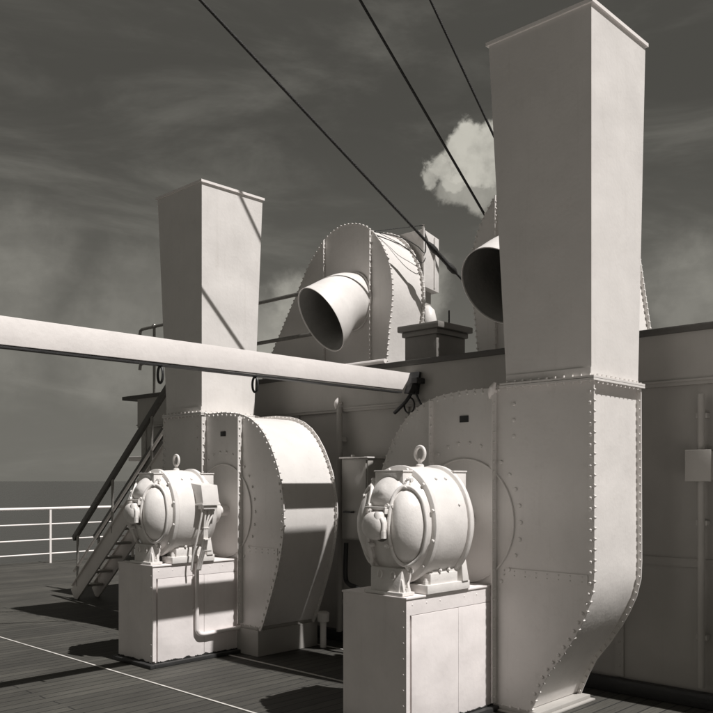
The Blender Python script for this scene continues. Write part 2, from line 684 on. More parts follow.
def fan(cy, s, label, duct, top, tlabel):
    """cy: shaft line; s = -1 puts the round scroll to the right (-y), +1 to the left"""
    root = thing('ventilation_fan', (5.26, cy, DECK), label, 'ventilation fan', 'riveted fan casings on the lower deck')
    zf = -1.555 if s > 0 else -1.335
    line = [(cy + s * a, z) for a, z in SCROLL if z > zf + 0.02]
    k = max(i for i, (a, z) in enumerate(SCROLL) if a > 0 and z > zf + 0.02) + 1
    line[k:k] = [(cy + s * (0.45 if s > 0 else 0.53), zf), (cy - s * (0.525 if s > 0 else 0.62), zf)]
    Y = lambda a: cy + s * a
    # front plate with its rim bolts
    mb = MB()
    big = grow(line, 0.032)
    mb.plate(big, FX, FX + 0.010)
    for p, d in walk(grow(line, 0.006), 0.068):
        if p.y > 0.6 and s * (p.x - cy) < -0.3:
            continue
        mb.dome((FX, p.x, p.y), (-1, 0, 0), 0.0125, 0.012)
        mb.dome((FX + 0.010, p.x, p.y), (1, 0, 0), 0.0125, 0.016)
    # bolt heads standing just over the edge make the rim look toothed
    for p, d in walk(grow(line, 0.030), 0.068):
        if p.y > 0.6 and s * (p.x - cy) < -0.3:
            continue
        mb.cyl((FX - 0.006, p.x, p.y), (FX + 0.018, p.x, p.y), 0.009, None, 6)
    # extra rows: above the flange joint, and along the foot
    for k in range(3):
        mb.dome((FX, Y(-0.42), 0.52 - 0.11 * k), (-1, 0, 0), 0.015, 0.014)
    mb.build('front_plate', 'plate', root)
    # inlet plate between the two stiffeners with its ring of bolts
    mb = MB()
    ring = []
    for k in range(0, 61):
        an = 2 * PI * k / 60
        ring.append((FX - 0.006, cy + 0.42 * math.cos(an), -0.29 + 0.44 * math.sin(an)))
    mb.tube(ring[:-1], 0.008, 6, True)
    for k in range(30):
        an = 2 * PI * k / 30
        mb.dome((FX, cy + 0.475 * math.cos(an), -0.29 + 0.555 * math.sin(an)), (-1, 0, 0), 0.015, 0.014)
    mb.build('inlet_ring', 'plate', root)
    # two upright stiffeners: angle bars standing out from the plate
    for a, dz in ((0.285, 0.0), (-0.275, 0.03)):
        mb = MB()
        y = Y(a)
        zt = 0.585 + dz
        mb.box(FX - 0.055, FX - 0.001, y - 0.004, y + 0.004, zf + 0.01, zt)
        mb.box(FX - 0.009, FX - 0.001, y + 0.004, y + 0.05, zf + 0.01, zt - 0.012)
        for k in range(31):
            z = zf + 0.05 + 0.068 * k
            if z < zt - 0.03:
                mb.dome((FX - 0.009, y + 0.028, z), (-1, 0, 0), 0.011)
                mb.dome((FX - 0.034, y - 0.004, z), (0, -1, 0), 0.011, 0.009)
        mb.build('stiffener', 'plate', root)
    # horizontal joint strips on both outer sheets
    for a0, a1 in ((0.300, 0.795), (-0.985, -0.29)):
        mb = MB()
        ya, yb = sorted((Y(a0), Y(a1)))
        if s > 0 and a0 < 0 or s < 0 and a0 > 0:
            yb -= 0.004
        mb.box(FX - 0.006, FX - 0.001, ya + 0.01, yb - (0.06 if (a0 > 0) == (s < 0) else 0.0), -0.672, -0.608)
        n = int((yb - ya) / 0.085)
        for k in range(n):
            for z in (-0.655, -0.625):
                mb.dome((FX - 0.006, ya + 0.05 + 0.085 * k, z), (-1, 0, 0), 0.006, 0.005, 6)
        mb.build('joint_strip', 'plate', root)
    # the bent sheet round the scroll, and the ridge at its back
    mb = MB()
    mb.ribbon(line, FX + 0.010, BX, grow(line, -0.008))
    for a, z in ((0.40, 0.532), (0.799, -0.637)):
        pass
    mb.build('scroll_sheet', 'plate', root, 50)
    mb = MB()
    mb.plate(grow(line, 0.034), BX, BX + 0.010)
    for p, d in walk(grow(line, 0.020), 0.058):
        nrm = Vector((d.y, -d.x)) * (1 if s < 0 else 1)
        mb.cyl((BX - 0.010, p.x, p.y), (BX + 0.018, p.x, p.y), 0.009, None, 6)
    mb.build('rear_plate', 'plate', root)
    # nameplate
    mb = MB()
    mb.box(FX - 0.008, FX - 0.001, Y(0.0) - 0.038, Y(0.0) + 0.038, 0.415, 0.462, 0.002)
    mb.build('nameplate', 'dark', root)
    # foot coaming
    mb = MB()
    ya, yb = sorted((Y(-0.62), Y(0.52)))
    mb.box(FX - 0.03, BX + 0.05, ya - 0.03, yb + 0.03, DECK + 0.001, zf - 0.03, 0.005)
    mb.box(FX - 0.01, BX + 0.03, ya, yb, zf - 0.03, zf - 0.004, 0.004)
    mb.build('foot_coaming', 'wall', root)
    # the square trunk, flaring upwards, open at the top
    (i0, o0), (i1, o1) = duct
    zb = 0.645
    x1b, x1t = 5.585, 5.70
    def rect(i, o, x1, z, g=0.0):
        a, b = sorted((i, o))
        return [(FX - g, a - g, z), (x1 + g, a - g, z), (x1 + g, b + g, z), (FX - g, b + g, z)]
    mb = MB()
    bm = mb.bm
    rows = [[bm.verts.new(p) for p in r] for r in (
        rect(i0, o0, x1b, zb), rect(i1, o1, x1t, top), rect(i1, o1, x1t, top, -0.012), rect(i0, o0, x1b, zb, -0.012))]
    for j in range(3):
        for k in range(4):
            bm.faces.new((rows[j][k], rows[j][(k + 1) % 4], rows[j + 1][(k + 1) % 4], rows[j + 1][k]))
    # lap seams with small rivets on the two seen faces
    tr = mb.build('intake_trunk', 'plate', root, 20, tlabel)
    mb = MB()
    out = rect(i1, o1, x1t, top + 0.012, 0.016)
    inn = rect(i1, o1, x1t, top + 0.012, -0.016)
    out2 = rect(i1, o1, x1t, top - 0.012, 0.016)
    inn2 = rect(i1, o1, x1t, top - 0.012, -0.016)
    bm = mb.bm
    rw = [[bm.verts.new(p) for p in r] for r in (out, inn, inn2, out2)]
    for j in range(4):
        for k in range(4):
            bm.faces.new((rw[j][k], rw[j][(k + 1) % 4], rw[(j + 1) % 4][(k + 1) % 4], rw[(j + 1) % 4][k]))
    mb.build('rim', 'beam', tr, 20)
    # bolted flange between trunk and casing
    mb = MB()
    a, b = sorted((i0, o0))
    mb.box(FX - 0.035, BX + 0.03, a - 0.035, b + 0.035, zb - 0.010, zb + 0.004)
    mb.box(FX - 0.035, BX + 0.03, a - 0.035, b + 0.035, zb + 0.007, zb + 0.020)
    mb.box(FX - 0.008, FX - 0.001, a, b, zb + 0.020, zb + 0.075)
    y = a
    while y < b + 0.02:
        mb.cyl((FX - 0.022, y, zb - 0.026), (FX - 0.022, y, zb + 0.034), 0.009, None, 6)
        y += 0.062
    x = FX + 0.04
    while x < BX:
        mb.cyl((x, a - 0.022, zb - 0.026), (x, a - 0.022, zb + 0.034), 0.009, None, 6)
        x += 0.062
    mb.build('trunk_flange', 'plate', root)
    return root


fan(6.49, -1, 'riveted fan casing with sunlit curved side, left of the two lower fans', ((6.836, 7.44), (6.836, 7.608)),
    2.93, 'square trunk with one sunlit face crossed by wire shadows')
fan(3.66, 1, 'large shaded fan casing beneath the tall trunk at the right edge', ((3.30, 2.66), (3.449, 2.66)), 3.055,
    'huge shaded trunk running out of the top of the photo')

# the dark wall of the inside, seen only from above: lining plate low in each trunk is left to the trunk itself

# ------------------------------------------------------------------ pedestals
def pedestal():
    root = thing('motor_pedestal', (4.465, 3.69, DECK),
                 'white steel pedestal with riveted corner under the near motor', 'pedestal',
                 'steel pedestals under the motors')
    x0, x1, y0, y1, zt = 4.0, 4.925, 3.415, 3.965, -0.73
    mb = MB()
    mb.box(x0, x1 - 0.03, y0 + 0.02, y1, DECK + 0.001, zt - 0.014)
    mb.box(x0 + 0.0005, x0 + 0.035, y0, y0 + 0.02, DECK + 0.05, zt - 0.014)
    mb.box(x0 + 0.035, x1 - 0.03, y0 + 0.0005, y0 + 0.02, -0.845, zt - 0.014)
    for k in range(9):
        z = zt - 0.09 - 0.098 * k
        if z > DECK + 0.03:
            mb.dome((x0, y0 + 0.024, z), (-1, 0, 0), 0.007)
            mb.dome((x0, y1 - 0.03, z), (-1, 0, 0), 0.007) if k % 4 == 0 else None
    for x in (4.06, 4.2, 4.34, 4.60, 4.74):
        mb.dome((x, y0 + 0.0005, zt - 0.05), (0, -1, 0), 0.006)
    mb.build('body', 'ped', root)
    mb = MB()
    mb.box(x0 + 0.049, 4.53, y0 - 0.003, y0 + 0.019, DECK + 0.02, -0.849, 0.003)
    mb.build('side_panel', 'ped', root)
    mb = MB()
    mb.box(4.534, x1 - 0.03, y0 - 0.001, y0 + 0.019, DECK + 0.02, -0.849, 0.003)
    mb.build('side_panel', 'ped', root)
    mb = MB()
    mb.box(x0 - 0.008, x1 - 0.03, y0 - 0.008, y1 + 0.008, zt - 0.013, zt, 0.004)
    mb.build('top_plate', 'ped', root)
    mb = MB()
    for k in range(9):
        z = DECK + 0.1 + 0.098 * k
        mb.dome((x1 - 0.012, y0 - 0.004, z), (0, -1, 0), 0.014, 0.016)
    mb.box(x1 - 0.03, x1, y0 - 0.004, y0 + 0.02, DECK + 0.02, zt - 0.01)
    mb.build('corner_angle', 'ped', root)
    # ragged tar along the foot, thick as a brushed-on coat
    mb = MB()
    bm = mb.bm
    def strip(p, q, nrm, n):
        p, q, nrm = Vector(p), Vector(q), Vector(nrm)
        lo, hi, lo2, hi2 = [], [], [], []
        for k in range(n + 1):
            c = p + (q - p) * k / n
            h = 0.042 + 0.018 * noise.noise(Vector((k * 0.13, p.x, 3))) + 0.009 * noise.noise(Vector((k * 0.7, 5, 1)))
            lo.append(bm.verts.new(c + nrm * 0.004))
            hi.append(bm.verts.new(c + nrm * 0.004 + Vector((0, 0, h))))
            lo2.append(bm.verts.new(c - nrm * 0.004))
            hi2.append(bm.verts.new(c - nrm * 0.004 + Vector((0, 0, h))))
        for k in range(n):
            bm.faces.new((lo[k], lo[k + 1], hi[k + 1], hi[k]))
            bm.faces.new((hi[k], hi[k + 1], hi2[k + 1], hi2[k]))
        return
    strip((x0 - 0.0045, y1, DECK + 0.001), (x0 - 0.0045, y0 - 0.005, DECK + 0.001), (-1, 0, 0), 60)
    strip((x0 - 0.0045, y0 - 0.0075, DECK + 0.001), (x1, y0 - 0.0075, DECK + 0.001), (0, -1, 0), 110)
    mb.build('tar_edge', 'tar', root, 0)
    mb = MB()
    mb.box(x0 - 0.06, x0 - 0.012, y0 - 0.06, y1 + 0.02, DECK + 0.001, DECK + 0.035, 0.006)
    mb.box(x0 - 0.012, x1 + 0.0, y0 - 0.06, y0 - 0.014, DECK + 0.001, DECK + 0.035, 0.006)
    mb.build('base_bar', 'dark', root)
    return root


ped = pedestal()
ped2 = copy_tree(ped)
ped2.location = (4.465, 3.69 + 2.835, DECK)
ped2['label'] = 'white pedestal with a bent pipe down its side, under the left motor'

# ------------------------------------------------------------------ motors
CY, CZ = 3.61, -0.288
KY = 0.81            # the frame is a little narrower than it is high
PROF = [(3.985, 0.105), (3.998, 0.15), (4.022, 0.205), (4.050, 0.252), (4.080, 0.292), (4.115, 0.326), (4.16, 0.350)]


def lathe(mb, prof, seg=72, cap0=False, cap1=False):
    bm = mb.bm
    rs = []
    for x, r in prof:
        rs.append([bm.verts.new((x, CY + KY * r * math.cos(2 * PI * k / seg), CZ + r * math.sin(2 * PI * k / seg)))
                   for k in range(seg)])
    for u, v in zip(rs, rs[1:]):
        for k in range(seg):
            bm.faces.new((u[k], u[(k + 1) % seg], v[(k + 1) % seg], v[k]))
    if cap0:
        bm.faces.new(rs[0][::-1])
    if cap1:
        bm.faces.new(rs[-1])


def bell(r):
    """x of the end bell at radius r, and the outward normal as (nx, nr)"""
    r = max(PROF[0][1], min(PROF[-1][1] - 1e-4, r))
    for (xa, ra), (xb, rb) in zip(PROF, PROF[1:]):
        if ra <= r <= rb:
            t = (r - ra) / (rb - ra)
            dx, dr = xb - xa, rb - ra
            l = math.hypot(dx, dr)
            return xa + dx * t, -dr / l, dx / l
    return PROF[-1][0], 0, 1


def on_bell(u, v, off):
    """u, v measured from the shaft in the end-on view (metres), off = height above the bell"""
    r = math.hypot(u, v)
    x, nx, nr = bell(r)
    c, s = u / max(r, 1e-5), v / max(r, 1e-5)
    return Vector((x + nx * off, CY + KY * (u + c * nr * off), CZ + v + s * nr * off))


DOOR = [(.112, -.14), (.110, -.07), (.110, .07), (.112, .14), (.122, .19), (.150, .222), (.190, .222), (.245, .192), (.295, .125),
        (.322, 0.0), (.295, -.125), (.245, -.192), (.190, -.222), (.150, -.222), (.122, -.19)]


def motor():
    root = thing('electric_motor', (4.45, CY, -0.73), 'white rounded motor on the tall near pedestal, no cables on its side',
                 'electric motor', 'white electric motors with hinged end covers')
    mb = MB()
    prof = [Vector(p) for p in PROF]
    pr = [(4.075, 0.055), (4.07, 0.098), (3.989, 0.102)] + [tuple(p) for p in spline([(a, b) for a, b in PROF], 4)]
    lathe(mb, pr, cap0=True)
    o = mb.build('end_bell', 'casting', root, 60)
    # ring, barrel and rear ring
    mb = MB()
    lathe(mb, [(4.150, 0.33), (4.150, 0.376), (4.154, 0.384), (4.186, 0.384), (4.190, 0.379), (4.190, 0.33)])
    for k in range(12):
        an = 2 * PI * (k + 0.5) / 12
        mb.dome((4.150, CY + KY * 0.366 * math.cos(an), CZ + 0.366 * math.sin(an)), (-1, 0, 0), 0.012, 0.014)
    mb.build('bell_ring', 'casting', root, 35)
    mb = MB()
    lathe(mb, [(4.19, 0.345), (4.195, 0.360), (4.21, 0.368), (4.26, 0.374), (4.34, 0.377), (4.42, 0.376),
               (4.49, 0.370), (4.505, 0.362), (4.506, 0.345)])
    for an in (0.35, 0.62, 0.9):
        for x in (4.30, 4.40) if an == 0.9 else ((4.42,) if an == 0.35 else ()):
            n = Vector((0, math.cos(PI - an) * KY * -1, math.sin(an)))
            mb.dome((x, CY - KY * 0.376 * math.cos(an), CZ + 0.376 * math.sin(an)), (0, -math.cos(an), math.sin(an)),
                    0.012, 0.012)
    mb.build('barrel', 'casting', root, 45)
    mb = MB()
    lathe(mb, [(4.506, 0.33), (4.506, 0.382), (4.511, 0.389), (4.540, 0.389), (4.545, 0.383), (4.55, 0.36),
               (4.58, 0.352), (4.63, 0.315), (4.665, 0.25), (4.70, 0.17), (4.76, 0.12), (4.80, 0.115)], cap1=True)
    mb.build('rear_bell', 'casting', root, 40)
    mb = MB()
    mb.cyl((4.80, CY, CZ), (4.928, CY, CZ), 0.05)
    mb.build('shaft', 'casting', root)
    # square box heads on top, front and back
    for x0, x1, ya, yb in ((4.062, 4.205, CY - 0.115, CY + 0.125), (4.525, 4.66, CY - 0.165, CY + 0.15)):
        mb = MB()
        mb.box(x0, x1, ya, yb, CZ + 0.16, CZ + 0.340, 0.006)
        mb.box(x0 - 0.006, x1 + 0.004, ya - 0.006, yb + 0.006, CZ + 0.340, CZ + 0.351, 0.003)
        mb.build('box_head', 'casting', root)
    # hinged covers: two at the sides, one on top
    for ang, sz in ((PI, 1.0), (0.0, 1.0), (PI / 2, 0.80)):
        ca, sa = math.cos(ang), math.sin(ang)
        rot = lambda p: (p[0] * ca - p[1] * sa, p[0] * sa + p[1] * ca)
        shape = [tuple(v) for v in spline([(p[0], p[1] * sz) for p in DOOR], 5, True)]
        cx = 0.205
        mb = MB()
        bm = mb.bm
        rows = []
        for j, t in enumerate((1.0, 1.0, 0.93, 0.82, 0.65, 0.45, 0.25)):
            off = 0.0 if j == 0 else (0.020 if sz == 1 else 0.006) + 0.042 * (1 - t ** 2.6)
            rows.append([bm.verts.new(on_bell(*rot((cx + (p[0] - cx) * t, p[1] * t)), off)) for p in shape])
        c = bm.verts.new(on_bell(*rot((cx, 0)), 0.062))
        n = len(shape)
        for u, v in zip(rows, rows[1:]):
            for k in range(n):
                bm.faces.new((u[k], u[(k + 1) % n], v[(k + 1) % n], v[k]))
        for k in range(n):
            bm.faces.new((rows[-1][k], rows[-1][(k + 1) % n], c))
        cov = mb.build('hinged_cover', 'casting', root, 60)
        mb = MB()
        mb.tube([on_bell(*rot((cx + (p[0] - cx) * 1.03, p[1] * 1.02)), 0.034 if sz == 1 else 0.012) for p in shape], 0.0125, 10, True)
        mb.build('cover_rim', 'casting', cov, 60)
        for p in ((0.108, 0.115), (0.108, -0.115), (0.172, 0.232), (0.172, -0.232)):
            if sz < 1 and p[1] > 0:
                continue
            p = (p[0], p[1] * sz)
            q = on_bell(*rot(p), 0.032)
            q2 = on_bell(*rot((p[0] - 0.022, p[1] * 1.03)), 0.032) if abs(p[1]) < 0.18 else \
                on_bell(*rot((p[0], p[1] * 1.16)), 0.030)
            mb = MB()
            d = (q2 - q).normalized()
            mb.cyl(q - d * 0.014, q2 + d * 0.008, 0.014, None, 10)
            a, b, _ = basis(d)
            mb.cyl(q2 - a * 0.021, q2 + a * 0.021, 0.0145, None, 8)
            nx = (on_bell(*rot(p), 0.05) - on_bell(*rot(p), 0.0)).normalized()
            mb.cyl(q2 - nx * 0.014, q2 + nx * 0.022, 0.008, None, 6)
            mb.build('clamp', 'casting', cov, 40)
    # bearing housing with oil cup and drain
    mb = MB()
    mb.rings([((4.08, CY, CZ), 0.052), ((3.962, CY, CZ), 0.055), ((3.955, CY, CZ), 0.085), ((3.945, CY, CZ), 0.090), ((3.905, CY, CZ), 0.088),
              ((3.885, CY, CZ), 0.078), ((3.872, CY, CZ), 0.050), ((3.868, CY, CZ), 0.015)], 32)
    mb.build('bearing_housing', 'casting', root, 50)
    mb = MB()
    mb.rings([((3.915, CY - 0.045, CZ + 0.03), 0.036), ((3.915, CY - 0.045, CZ + 0.075), 0.034),
              ((3.915, CY - 0.045, CZ + 0.09), 0.022)], 16)
    mb.tube([(3.915, CY - 0.045, CZ + 0.05), (3.905, CY - 0.075, CZ + 0.045), (3.905, CY - 0.09, CZ + 0.02),
             (3.905, CY - 0.09, CZ - 0.07)], 0.014, 10)
    mb.cyl((3.905, CY - 0.09, CZ - 0.075), (3.905, CY - 0.09, CZ - 0.03), 0.019, None, 8)
    mb.build('oil_cup', 'casting', root, 40)
    mb = MB()
    mb.box(3.925, 3.945, CY - 0.085, CY + 0.09, CZ + 0.108, CZ + 0.120, 0.003)
    mb.box(3.925, 4.0, CY - 0.085, CY - 0.073, CZ + 0.075, CZ + 0.108, 0.003)
    mb.box(3.925, 4.0, CY + 0.078, CY + 0.09, CZ + 0.075, CZ + 0.108, 0.003)
    mb.build('bearing_bracket', 'casting', root)
    # front foot under the bell
    mb = MB()
    zt, zb = CZ - 0.27, -0.728
    mb.hexa([(4.012, CY - 0.12, zb), (4.105, CY - 0.12, zb), (4.105, CY + 0.12, zb), (4.012, CY + 0.12, zb),
             (4.03, CY - 0.135, zt), (4.125, CY - 0.15, zt), (4.125, CY + 0.15, zt), (4.03, CY + 0.135, zt)], 0.012)
    mb.box(4.0, 4.118, CY - 0.165, CY + 0.165, zb, zb + 0.022, 0.004)
    for y in (CY - 0.075, CY + 0.035):
        mb.tube([(4.008, y + 0.018 * math.cos(k * PI / 6), -0.60 + 0.026 * math.sin(k * PI / 6)) for k in range(12)],
                0.006, 6, True)
    for x in (4.035, 4.085):
        mb.hexa([(x - .012, CY - 0.155, zb + .02), (x + .012, CY - 0.155, zb + .02), (x + .012, CY - 0.10, zb + .02),
                 (x - .012, CY - 0.10, zb + .02), (x - .008, CY - 0.135, zb + .10), (x + .008, CY - 0.135, zb + .10),
                 (x + .008, CY - 0.10, zb + .10), (x - .008, CY - 0.10, zb + .10)], 0.003)
    mb.cyl((4.06, CY - 0.148, zb), (4.06, CY - 0.148, zb + 0.045), 0.013, None, 6)
    mb.build('front_foot', 'casting', root)
    # side feet, in two steps
    for sgn in (-1, 1):
        mb = MB()
        def yy(a, b):
            return sorted((CY + sgn * a, CY + sgn * b))
        a, b = yy(0.05, 0.215)
        mb.box(4.185, 4.635, a, b, -0.728, -0.670, 0.006)
        a, b = yy(0.05, 0.20)
        mb.box(4.235, 4.52, a, b, -0.672, -0.600, 0.008)
        y = CY + sgn * 0.208
        yi = CY + sgn * 0.13
        mb.hexa([(4.26, y - sgn * .012, -0.61), (4.50, y - sgn * .012, -0.61), (4.50, yi, -0.61), (4.26, yi, -0.61),
                 (4.285, CY + sgn * 0.185, -0.53), (4.475, CY + sgn * 0.185, -0.53), (4.475, yi, -0.50), (4.285, yi, -0.50)],
                0.008)
        for x in (4.33, 4.42):
            mb.dome((x, y - sgn * 0.010, -0.585), (0, sgn, 0.2), 0.014, 0.016)
        for x in (4.21, 4.60):
            mb.cyl((x, CY + sgn * 0.18, -0.672), (x, CY + sgn * 0.18, -0.645), 0.018, None, 6)
            mb.cyl((x, CY + sgn * 0.18, -0.672), (x, CY + sgn * 0.18, -0.632), 0.010, None, 8)
        mb.build('side_foot', 'casting', root)
    # rear foot flare
    mb = MB()
    mb.hexa([(4.545, CY - 0.225, -0.672), (4.615, CY - 0.225, -0.672), (4.615, CY + 0.225, -0.672), (4.545, CY + 0.225, -0.672),
             (4.548, CY - 0.205, -0.47), (4.59, CY - 0.205, -0.47), (4.59, CY + 0.205, -0.47), (4.548, CY + 0.205, -0.47)],
            0.006)
    mb.build('rear_foot', 'casting', root)
    # lifting eye
    mb = MB()
    zt = CZ + 0.376
    mb.rings([((4.37, CY, zt - 0.01), 0.028), ((4.37, CY, zt + 0.012), 0.026), ((4.37, CY, zt + 0.02), 0.014),
              ((4.37, CY, zt + 0.055), 0.014)], 14)
    mb.tube([(4.37, CY + 0.040 * math.cos(2 * PI * k / 28), zt + 0.088 + 0.047 * math.sin(2 * PI * k / 28))
             for k in range(28)], 0.0115, 10, True)
    mb.build('lifting_eye', 'casting', root, 50)
    return root


mot = motor()
mot2 = copy_tree(mot)
mot2.location = (4.45, CY + 2.835, -0.73)
mot2['label'] = 'white rounded motor with a cable box on its side, at far left'
# the left motor's cable box, with three cables gathered to the pedestal
by = CY + 2.835 + 0.035
tb0 = MB()
tb0.hexa([(4.37, by - 0.44, -0.205), (4.545, by - 0.44, -0.205), (4.545, by - 0.20, -0.205), (4.37, by - 0.20, -0.205),
          (4.37, by - 0.41, -0.045), (4.545, by - 0.41, -0.045), (4.545, by - 0.20, -0.02), (4.37, by - 0.20, -0.02)], 0.006)
tb = tb0.build('cable_box', 'casting', mot2)
mb = MB()
mb.box(4.36, 4.555, by - 0.445, by - 0.30, -0.222, -0.206, 0.004)
mb.build('lid', 'casting', tb)
mb = MB()
mb.box(4.385, 4.53, by - 0.43, by - 0.33, -0.255, -0.223, 0.005)
mb.build('gland_plate', 'casting', tb)
for k, x in enumerate((4.395, 4.43, 4.47, 4.51)):
    mb = MB()
    tx = 4.405 + 0.018 * k
    if k == 0:
        path = [(x, by - 0.40, -0.24), (x - 0.01, by - 0.40, -0.30), (4.36, by - 0.37, -0.5), (4.345, by - 0.33, -0.66),
                (4.345, by - 0.30, -0.79)]
    else:
        path = [(x, by - 0.39, -0.24), (x, by - 0.39, -0.30), (tx, by - 0.385, -0.40), (tx, by - 0.37, -0.55),
                (tx, by - 0.30, -0.72), (tx, by - 0.275, -0.80)]
    mb.tube(spline(path, 6), 0.009, 8)
    mb.cyl((x, by - 0.395, -0.275), (x, by - 0.39, -0.235), 0.015, None, 8)
    mb.build('cable', 'casting', tb, 50)
for z in (-0.42, -0.52, -0.62):
    mb = MB()
    mb.box(4.412, 4.470, by - 0.395 + (-.42 - z) * -0.15, by - 0.365 + (-.42 - z) * -0.15, z - 0.006, z + 0.006, 0.002)
    mb.build('cable_clip', 'casting', tb)
# pipe from the cables down the pedestal and along to the fan
pp = MB()
py = 6.25 - 0.028
pp.tube(spline([(4.435, py, -0.74), (4.435, py, -1.0), (4.435, py, -1.28), (4.445, py, -1.345), (4.50, py, -1.375),
                (4.70, py, -1.372), (4.97, py, -1.365)], 8), 0.019, 12)
for z in (-0.85, -1.15):
    pp.box(4.405, 4.465, py + 0.008, py + 0.026, z - 0.012, z + 0.012, 0.003)
tag(pp.build('conduit_pipe', 'ped', None, 50), 'bent pipe running down the left pedestal and turning right at its foot', 'pipe')

# ------------------------------------------------------------------ the long beam
bt = thing('white_beam', (4.0, 5.0, 0.80), 'long white horizontal beam across the scene in front of the left trunk', 'beam')
mb = MB()
z0, z1 = 0.815, 0.975
mb.hexa([(0.9, 4.995, z0 - 0.015), (5.80, 4.995, z0), (5.80, 5.065, z0), (0.9, 5.065, z0 - 0.015),
         (0.9, 4.995, z1), (5.93, 4.995, z1), (5.93, 5.065, z1), (0.9, 5.065, z1)], 0.004)
mb.build('body', 'beam', bt, 20)
mb = MB()
mb.box(0.9, 5.80, 5.0, 5.06, z0 - 0.028, z0 - 0.016)
mb.build('under_strip', 'dark', bt)
mb = MB()
mb.hexa([(5.81, 4.93, 0.78), (5.953, 4.93, 0.78), (5.953, 4.99, 0.78), (5.81, 4.99, 0.78),
         (5.90, 4.90, 0.98), (5.953, 4.90, 0.98), (5.953, 4.99, 0.98), (5.90, 4.99, 0.98)], 0.004)
mb.box(5.84, 5.953, 4.86, 4.93, 0.87, 0.92, 0.004)
mb.build('end_bracket', 'dark', bt)
for (x, y) in ((3.28, 5.03), (4.12, 5.03)):
    hk = MB()
    hk.tube([(x + 0.0 * k, y + 0.032 * math.cos(2 * PI * k / 20), 0.728 + 0.058 * math.sin(2 * PI * k / 20))
             for k in range(20)], 0.009, 8, True)
    hk.cyl((x, y, 0.775), (x, y, 0.80), 0.011)
    hk.build('hanging_ring', 'dark', bt)
# dark shackle and a hook below the beam end
sh = MB()
sh.tube(spline([(5.90, 4.97, 0.80), (5.88, 5.02, 0.72), (5.88, 5.10, 0.66), (5.89, 5.17, 0.62)], 6), 0.017, 8)
sh.tube(spline([(5.90, 4.93, 0.80), (5.88, 4.86, 0.70), (5.88, 4.80, 0.64), (5.9, 4.70, 0.63), (5.93, 4.60, 0.66)], 6), 0.010, 8)
sh.tube([(5.9, 5.0 + 0.06 * math.cos(2 * PI * k / 24), 0.68 + 0.07 * math.sin(2 * PI * k / 24)) for k in range(24)], 0.008, 8, True)
tag(sh.build('shackle', 'dark', None, 50), 'dark shackle and lashing hanging under the end of the white beam', 'shackle')

# ------------------------------------------------------------------ things on the deckhouse wall
def cleat(x, y, z, lab):
    mb = MB()
    mb.cyl((x + 0.05, y, z), (x, y, z), 0.016, None, 10)
    mb.rings([((x, y + 0.022, z - 0.055), 0.008), ((x - 0.01, y + 0.008, z - 0.02), 0.022), ((x - 0.01, y, z), 0.026),
              ((x - 0.01, y - 0.008, z + 0.02), 0.022), ((x, y - 0.022, z + 0.055), 0.008)], 12)
    tag(mb.build('cleat', 'beam', None, 50), lab, 'cleat', 'small white cleats on the wall')


cleat(5.90, 5.93, 0.76, 'small white cleat on the wall above the upright pipe')
cleat(4.89, 3.39, 0.62, 'small white cleat atop the upright of the right fan casing')
cleat(5.93, 3.41, 1.14, 'small white cleat on the roof edge beside the tall right trunk')
mb = MB()
mb.cyl((5.93, 5.93, -1.5), (5.93, 5.93, 0.72), 0.03)
for z in (-1.2, -0.4, 0.4):
    mb.box(5.93, 5.985, 5.88, 5.98, z - 0.02, z + 0.02, 0.004)
tag(mb.build('wall_pipe', 'wall', None, 50), 'upright pipe on the shaded wall right of the left fan', 'pipe')
lk = thing('wall_locker', (5.8, 5.49, -0.55), 'tall shaded locker fixed to the wall between the two fans', 'locker')
mb = MB()
mb.box(5.70, 5.984, 5.33, 5.67, -0.56, 0.20, 0.008)
mb.build('body', 'wall', lk)
mb = MB()
mb.box(5.688, 5.699, 5.345, 5.655, -0.545, 0.185, 0.003)
mb.build('door', 'wall', lk)
mb = MB()
mb.box(5.675, 5.983, 5.315, 5.685, 0.201, 0.216, 0.004)
mb.cyl((5.70, 5.52, 0.216), (5.70, 5.52, 0.236), 0.02)
mb.build('lid', 'plate', lk)
mb = MB()
mb.tube(spline([(5.688, 5.60, -0.30), (5.655, 5.60, -0.30), (5.655, 5.50, -0.30), (5.688, 5.50, -0.30)], 3), 0.009, 8)
mb.build('handle', 'dark', lk)
mb = MB()
mb.tube(spline([(5.75, 5.66, -0.60), (5.74, 5.66, -0.9), (5.72, 5.60, -0.98), (5.6, 5.35, -1.0), (5.6, 5.2, -1.12), (5.6, 5.15, -1.5)], 6), 0.022, 8)
tag(mb.build('hose', 'dark', None, 50), 'dark hose looping below the wall locker', 'hose')
# small white cap on the foot of the left fan
mb = MB()
mb.rings([((5.62, 5.84, DECK + 0.001), 0.03), ((5.62, 5.84, -1.36), 0.03), ((5.62, 5.84, -1.35), 0.055),
          ((5.62, 5.84, -1.27), 0.06), ((5.62, 5.84, -1.255), 0.04)], 16)
tag(mb.build('vent_cap', 'casting', None, 50), 'small white cap on a short stem at the foot of the left fan', 'vent cap')

